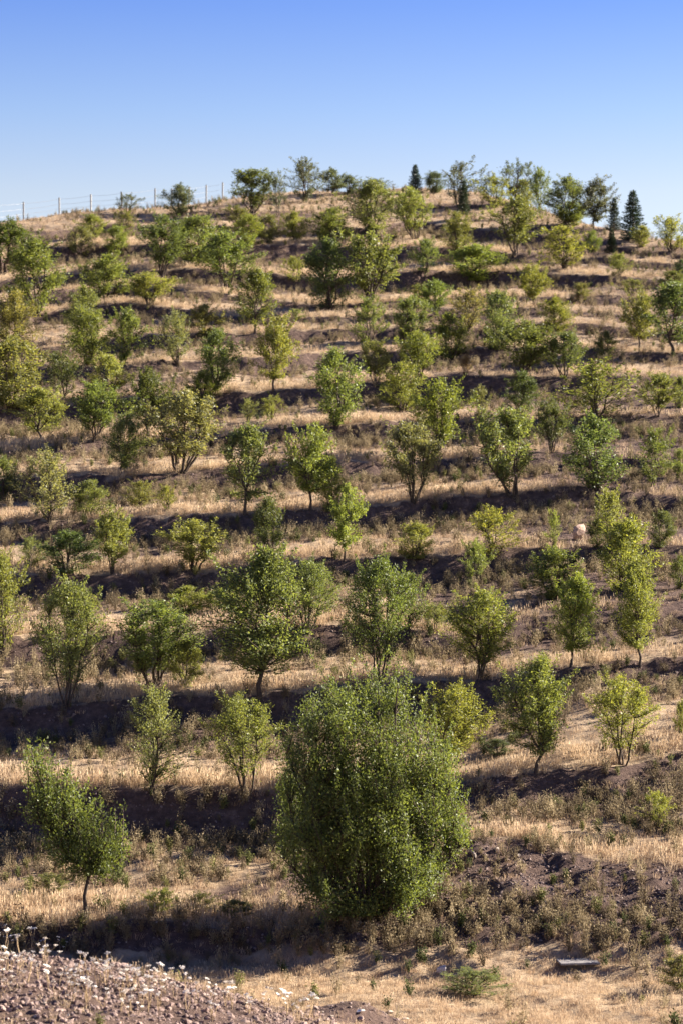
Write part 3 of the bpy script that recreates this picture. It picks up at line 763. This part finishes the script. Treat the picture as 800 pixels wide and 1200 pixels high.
# ------------------------------------------------------------------ stones
def rock_mesh(name, seed, flat=0.6, ang=0.5):
    rng = np.random.default_rng(seed)
    bm = bmesh.new(); bmesh.ops.create_icosphere(bm, subdivisions=2, radius=0.5)
    pl = [(Vector(rng.normal(size=3)).normalized(), rng.uniform(0.2, 0.38)) for _ in range(11)]
    for v in bm.verts:
        for n, d in pl:
            k = v.co.dot(n) - d
            if k > 0: v.co -= n * k
        v.co *= 1 + rng.normal() * 0.03
        v.co.z *= flat
    me = bpy.data.meshes.new(name); bm.to_mesh(me); bm.free(); return me
ROCKS = [rock_mesh('stone', 700 + i, f) for i, f in enumerate((.6, .75, .5, .85, .4, .65))]
def stone(px, py, wpx, label, mat, k=0, hsc=1.0, name='stone', cat='stone', group=None, sink=0.12):
    x, y, z = at(px, py); s = wpx / F * y
    me = ROCKS[k % 6].copy(); me.materials.clear()
    o = obj(name, me, mat)
    o.location = (x, y, z + s * .28 * hsc - s * sink); o.scale = (s, s * .8, s * hsc)
    o.rotation_euler = (trng.normal() * .15, trng.normal() * .15, trng.uniform(0, 6.28))
    return tag(o, label, cat, group)
m_bould = stone_mat('pinkish_boulder', (.30, .21, .16), (.42, .31, .25), (.52, .41, .34), 3)
stone(679, 633, 20, 'pale pinkish boulder standing upright among bushes on the right mid slope', m_bould, 3, 1.7, name='boulder', cat='boulder').rotation_euler = (0.05, 0.1, 0.8)
m_white = stone_mat('white_stone', (.45, .43, .41), (.60, .58, .56), (.72, .70, .67), 5)
stone(518, 1142, 15, 'angular white stone at the grass edge below the rubble mound', m_white, 3, 1.3)
stone(555, 1006, 12, 'rounded light grey stone on the rubble mound crest', M_PALE, 1, 1.0)
stone(536, 1005, 17, 'long flat grey slab stone beside the huge bush on the rubble mound', M_PALE, 4, 0.6)
stone(581, 1001, 8, 'small upright pale stone right of the rounded one on the rubble mound', M_PALE, 3, 1.5)
stone(606, 1003, 11, 'pale wedge shaped stone in the middle of the rubble mound', M_PALE, 0, .8)
stone(592, 1008, 11, 'flat brown grey stone at the centre of the rubble mound', M_STONE, 2, .8)
stone(722, 1042, 9, 'pale round stone on the dark weedy bank right of the rubble mound', M_PALE, 1, .9)
stone(647, 1003, 6, 'little pale stone at the right end of the rubble mound', M_PALE, 5, .9)
stone(569, 1031, 6, 'little pale stone below the crest of the rubble mound', M_PALE, 2, .8)
stone(421, 1186, 17, 'flat white stone lying on the dark gravel heap at the bottom edge', m_white, 4, .6)
stone(457, 1188, 14, 'cream flat stone at the right end of the dark gravel heap', M_PALE, 2, .7)
stone(423, 1196, 14, 'pinkish stone half out of frame below the flat white one', m_bould, 5, .7)
stone(388, 1192, 10, 'small pale stone at the left of the dark gravel heap', M_PALE, 0, .7)
stone(474, 1196, 12, 'grey white stone at the bottom edge right of the cream one', M_PALE, 1, .7)

# concrete slab lying on the flat grass
M_SLAB = stone_mat('grey_slab_concrete', (.20, .20, .205), (.27, .27, .275), (.34, .34, .34), 4)
sx, sy, sz = at(675, 1131)
slab = empty('concrete_slab', (sx, sy, sz), R(6)); tag(slab, 'flat grey concrete slab cover lying in the dry grass at lower right', 'slab')
def sb(bm):
    r = bmesh.ops.create_cube(bm, size=1)
    for v in r['verts']: v.co = Vector((v.co.x * 1.0, v.co.y * .95, v.co.z * .05 + .10))
    bmesh.ops.bevel(bm, geom=bm.edges[:], offset=.02, segments=2, affect='EDGES')
bm_obj('cover', sb, M_SLAB, slab)
def rb(bm):
    r = bmesh.ops.create_cube(bm, size=1)
    for v in r['verts']: v.co = Vector((v.co.x * .62, v.co.y * .6, v.co.z * .4 - .128))
m_shade_conc = stone_mat('shade_tinted_concrete', (.05, .048, .045), (.09, .085, .08), (.13, .125, .12), 6)  # concrete darkened in colour to paint the shade of the gap under the cover
bm_obj('collar', rb, m_shade_conc, slab)

# ------------------------------------------------------------------ scattered ground cover (instances of real tufts, weeds and stones)
LIB = bpy.data.collections.new('ground_cover_library')     # not linked to the scene
def blades(seed, n, h, spread, wid, lean=.35, heads=False):
    rng = np.random.default_rng(seed); V = []; Qs = []; k = 0
    for i in range(n):
        a = rng.uniform(0, 6.28); r = spread * rng.uniform(0, 1) ** .7
        b = np.array([r * np.cos(a), r * np.sin(a), -0.03]); hh = h * rng.uniform(.5, 1.15)
        d = np.array([np.cos(a) * lean * rng.uniform(.1, 1.2) + rng.normal() * .12, np.sin(a) * lean * rng.uniform(.1, 1.2) + rng.normal() * .12, 1.0]) * hh
        s = rng.normal(size=3); s[2] = 0; s = s / np.linalg.norm(s) * wid * rng.uniform(.7, 1.3)
        mid = b + d * .55 + np.array([0, 0, .04 * hh]); tip = b + d + np.array([d[0], d[1], -.1 * hh]) * .3
        V += [b - s, b + s, mid + s * .7, mid - s * .7, tip + s * .12, tip - s * .12]
        Qs += [[k, k + 1, k + 2, k + 3], [k + 3, k + 2, k + 4, k + 5]]; k += 6
        if heads and rng.random() < .6:
            e = s * 2.0; u = np.array([0, 0, .07 * rng.uniform(.7, 1.4)]) + d * .05
            V += [tip - e, tip + e, tip + u + e * .4, tip + u - e * .4]; Qs.append([k, k + 1, k + 2, k + 3]); k += 4
    return mesh_np('tuft', V, quads=Qs)
def weed(seed, h=.5, ns=5, nl=40, leaf=.05):
    rng = np.random.default_rng(seed); g = Geo(); P = []; D = []
    for i in range(ns):
        a = rng.uniform(0, 6.28); e = np.array([np.cos(a) * .45 * h * rng.random(), np.sin(a) * .45 * h * rng.random(), h * rng.uniform(.6, 1.1)])
        pts = np.array([[0, 0, -.04], e * .5 + rng.normal(size=3) * .03, e]); tube(g, pts, [.009, .007, .004], 3)
        s = rng.uniform(.15, 1.02, nl)[:, None]; P.append(s * e + rng.normal(size=(nl, 3)) * .06 * h / .5); D.append(rng.normal(size=(nl, 3)) + np.array([0, 0, .5]))
    P = np.concatenate(P); P[:, 2] = np.maximum(P[:, 2], 0.0); D = np.concatenate(D); D /= np.linalg.norm(D, axis=1, keepdims=True); L = leaf * rng.uniform(.6, 1.5, len(P))
    g.add(*leaves_geo(P, D, L, L * .45, rng)); return g.mesh('weed')
def lib(name, meshes, mat):
    c = bpy.data.collections.new(name)
    for i, m in enumerate(meshes):
        m.materials.append(mat); o = bpy.data.objects.new('%s_%02d' % (name, i), m); c.objects.link(o)
    return c, len(meshes)
L_STRAW = lib('straw_lib', [blades(i, 26, .27, .22, .006, heads=(i % 2 == 0)) for i in range(5)], M_STRAW)
L_RUST = lib('rust_lib', [blades(20 + i, 22, .22, .22, .007, .5) for i in range(4)], M_RUST)
L_WEED = lib('weed_lib', [weed(40 + i, .30 + .05 * i, 6, 24, .048) for i in range(5)], M_WEED)
L_HERB = lib('herb_lib', [weed(60 + i, .34, 6, 30, .06) for i in range(3)], M_HERB)
L_ROCK = lib('stone_lib', [rock_mesh('pebble', 800 + i, .7) for i in range(5)], M_STONE)
M_BANK = stone_mat('pinkish_bank_stone', (.14, .10, .09), (.26, .195, .175), (.40, .32, .29))
L_BROCK = lib('bank_stone_lib', [rock_mesh('pebble', 840 + i, .65) for i in range(5)], M_BANK)
L_PROCK = lib('pale_stone_lib', [rock_mesh('pebble', 820 + i, .6) for i in range(4)], M_PALE)

def scatter(name, x, y, scl, libn, label, cat, tilt=.12, seed=0, dz=0.0):
    rng = np.random.default_rng(seed); n = len(x); c, k = libn
    z = height(x, y) + dz
    me = bpy.data.meshes.new(name); me.vertices.add(n); me.vertices.foreach_set('co', np.stack([x, y, z], 1).astype(np.float32).ravel())
    attr(me, 'scl', scl); attr(me, 'idx', rng.integers(0, k, n), typ='INT')
    attr(me, 'rot', np.stack([rng.normal(size=n) * tilt, rng.normal(size=n) * tilt, rng.uniform(0, 6.28, n)], 1), typ='FLOAT_VECTOR', field='vector')
    ng = bpy.data.node_groups.new(name, 'GeometryNodeTree')
    ng.interface.new_socket('Geometry', in_out='INPUT', socket_type='NodeSocketGeometry'); ng.interface.new_socket('Geometry', in_out='OUTPUT', socket_type='NodeSocketGeometry')
    N = ng.nodes; gi = N.new('NodeGroupInput'); go = N.new('NodeGroupOutput'); iop = N.new('GeometryNodeInstanceOnPoints'); ci = N.new('GeometryNodeCollectionInfo')
    ci.inputs['Collection'].default_value = c; ci.inputs['Separate Children'].default_value = True; ci.inputs['Reset Children'].default_value = True
    def na(nm, ty):
        q = N.new('GeometryNodeInputNamedAttribute'); q.data_type = ty; q.inputs['Name'].default_value = nm; return q.outputs['Attribute']
    L = ng.links; L.new(gi.outputs[0], iop.inputs['Points']); L.new(ci.outputs[0], iop.inputs['Instance']); iop.inputs['Pick Instance'].default_value = True
    L.new(na('idx', 'INT'), iop.inputs['Instance Index']); L.new(na('rot', 'FLOAT_VECTOR'), iop.inputs['Rotation']); L.new(na('scl', 'FLOAT'), iop.inputs['Scale']); L.new(iop.outputs[0], go.inputs[0])
    o = bpy.data.objects.new(name, me); COL.objects.link(o)
    md = o.modifiers.new('scatter', 'NODES'); md.node_group = ng
    return tag(o, label, cat, kind='stuff')

srng = np.random.default_rng(77)
def cand(n_per_m2, y0, y1, pad=4.0):
    ymax = .152 * y1 + pad; n = int(n_per_m2 * 2 * ymax * (y1 - y0))
    x = srng.uniform(-ymax, ymax, n); y = srng.uniform(y0, y1, n)
    k = np.abs(x) < .152 * y + pad; return x[k], y[k]
def field(dens_near, dens_mid, dens_far):
    a = [cand(dens_near, 39, 68), cand(dens_mid, 68, 115), cand(dens_far, 115, 208)]
    return np.concatenate([p[0] for p in a]), np.concatenate([p[1] for p in a])
def props(x, y):
    u = lookup(Uu, x, y); soil = lookup(SOIL, x, y); kk = lookup(Kk, x, y)
    pn = fbm(x * .3, y * .3, 91, 3); fn = fbm(x * 1.3, y * 1.3, 95, 3)
    bank = lookup(BANKM, x, y)
    return u, soil, kk, pn, fn, bank
# straw: thick on the sunlit terrace lips, thin on risers and bare earth
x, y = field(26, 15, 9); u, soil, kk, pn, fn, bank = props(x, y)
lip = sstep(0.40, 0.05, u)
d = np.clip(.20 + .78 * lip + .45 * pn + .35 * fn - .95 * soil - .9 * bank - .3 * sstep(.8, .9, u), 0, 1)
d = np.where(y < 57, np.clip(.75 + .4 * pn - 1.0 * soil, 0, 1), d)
k = srng.random(len(x)) < d
scatter('dry_grass', x[k], y[k], srng.uniform(.55, 1.15, k.sum()) * np.where(y[k] < 57, .7, 1) * (.65 + .5 * lip[k]), L_STRAW, 'pale straw dry grass along the terrace lips and flat ground', 'grass', seed=1)
x, y = field(20, 11, 6); u, soil, kk, pn, fn, bank = props(x, y)
d = np.clip(.62 - .4 * pn + .5 * fn - .55 * soil - .4 * bank, 0, 1); k = srng.random(len(x)) < d
scatter('rusty_grass', x[k], y[k], srng.uniform(.5, 1.1, k.sum()) * np.where(y[k] < 57, .7, .9), L_RUST, 'brownish short dry grass between the terraces', 'grass', seed=2)
x, y = field(17, 11, 4.5); u, soil, kk, pn, fn, bank = props(x, y)
d = np.clip(.10 + .62 * sstep(.3, .8, u) + .18 * lookup(SOIL, x, y) - .55 * sstep(.86, .94, u) * (y > 63) + .06 * (y < 60) * (x > -1) - .1 * soil + .5 * fn + .2 * pn - .5 * sstep(.12, .0, u), 0, 1) * np.where(y < 57, .12, 1) * (1 - .8 * bank) * (1 - .85 * lookup(MOUND, x, y) * sstep(58.8, 60.4, y)); k = srng.random(len(x)) < d
scatter('dry_weeds', x[k], y[k], srng.uniform(.5, 1.25, k.sum()), L_WEED, 'dark dry weeds covering the terrace banks', 'weeds', seed=3)
x, y = field(3.0, 1.6, .8); u, soil, kk, pn, fn, bank = props(x, y)
d = np.clip(.2 + .4 * sstep(.3, .7, u) + .8 * fn - .3 * soil, 0, 1) * np.where(y < 57, .25, 1); k = srng.random(len(x)) < d
scatter('green_weeds', x[k], y[k], srng.uniform(.45, 1.15, k.sum()), L_HERB, 'scattered green weeds among the dry grass', 'weeds', seed=4)
# stones and clods
x, y = field(90, 9, 4); u, soil, kk, pn, fn, bank = props(x, y)
d = np.clip(1.1 * (soil - .35) + .25 * fn, 0, 1) * np.where(y < 68, 1, .9); k = srng.random(len(x)) < d
sc_ = .03 + .10 * srng.random(k.sum()) ** 3 + np.where(y[k] > 70, .05, 0) + .06 * lookup(MOUND, x[k], y[k]) * srng.random(k.sum())
scatter('earth_clods', x[k], y[k], sc_, L_ROCK, 'purple brown stones and clods on bare earth', 'stones', .5, 5)
x, y = cand(120, 39, 50); u, soil, kk, pn, fn, bank = props(x, y)
d = np.clip(sstep(.12, .6, bank) * (.7 + .6 * pn), 0, 1); k = srng.random(len(x)) < d
scatter('bank_stones', x[k], y[k], .05 + .15 * srng.random(k.sum()) ** 2.5, L_BROCK, 'pinkish brown stones covering the near bank', 'stones', .5, 8)
x, y = cand(22, 39, 64); u, soil, kk, pn, fn, bank = props(x, y)
d = np.clip(.35 * sstep(.2, .7, bank) + .25 * sstep(.5, .9, soil), 0, 1); k = srng.random(len(x)) < d
scatter('pale_pebbles', x[k], y[k], .03 + .08 * srng.random(k.sum()) ** 3, L_PROCK, 'pale pebbles on the near bank and rubble mound', 'pebbles', .5, 6)

# ------------------------------------------------------------------ white flat topped flower plants on the near bank
m_fl, t_, n_, b_ = new_mat('white_umbel'); b_.inputs['Base Color'].default_value = (.74, .69, .64, 1); b_.inputs['Roughness'].default_value = .8
m_st, t_, n_, b_ = new_mat('dry_stalk'); b_.inputs['Base Color'].default_value = (.36, .26, .15, 1); b_.inputs['Roughness'].default_value = .9
def umbel_plant(seed):
    rng = np.random.default_rng(seed); st = Geo(); heads = []
    for i in range(rng.integers(2, 4)):
        e = np.array([rng.normal() * .12, rng.normal() * .10, rng.uniform(.22, .42)])
        tube(st, [[0, 0, -.05], e * .5 + rng.normal(size=3) * .02, e], [.007, .006, .004], 4)
        g = Geo(); R_ = rng.uniform(.03, .06); tl = rng.normal(size=2) * .25
        for j in range(16):
            a = rng.uniform(0, 6.28); r = R_ * rng.random() ** .5
            c = e + np.array([r * np.cos(a), r * np.sin(a), .035 + tl[0] * r * np.cos(a) + tl[1] * r * np.sin(a) + rng.normal() * .006])
            tube(g, [e, c], [.002, .0015], 3)
            s = .016 * rng.uniform(.7, 1.3)
            g.add(c + s * np.array([[-1, 0, 0], [0, -1, 0], [1, 0, 0], [0, 1, 0]]), [[0, 1, 2, 3]])
            g.add(c + s * np.array([[-.8, 0, -.3], [0, -.8, .5], [.8, 0, .3], [0, .8, -.5]]), [[0, 1, 2, 3]])
        heads.append(g)
    return st.mesh('stem'), [h.mesh('flower_head') for h in heads]
UM = [umbel_plant(900 + i) for i in range(6)]
for s_, hs in UM:
    s_.materials.append(m_st)
    for h in hs: h.materials.append(m_fl)
urng = np.random.default_rng(31)
spots = [(u_ * 78, 1112 + u_ * 8 + urng.normal() * 4) for u_ in urng.random(9)]
while len(spots) < 100:
    px = urng.uniform(-4, 400); py = 1104 + max(px, 0) * .22 + abs(urng.normal()) * 42 + 8
    if py < 1198: spots.append((px, py))
for i, (px, py) in enumerate(spots):
    x, y, z = at(px, py); s_, hs = UM[i % 6]
    r = empty('white_flower_plant', (x, y, z), urng.uniform(0, 6.28)); r.scale = (urng.uniform(.7, 1.15),) * 3
    where = 'along the upper rim' if i < 9 else 'at the left end' if px < 140 else 'in the middle' if px < 250 else 'at the right end'
    tag(r, 'small plant with white flat flower heads %s of the stony near bank' % where, 'flower', 'white flowers ' + where + ' of the near bank')
    o = bpy.data.objects.new('stem', s_); COL.objects.link(o); o.parent = r
    for h in hs: o = bpy.data.objects.new('flower_head', h); COL.objects.link(o); o.parent = r
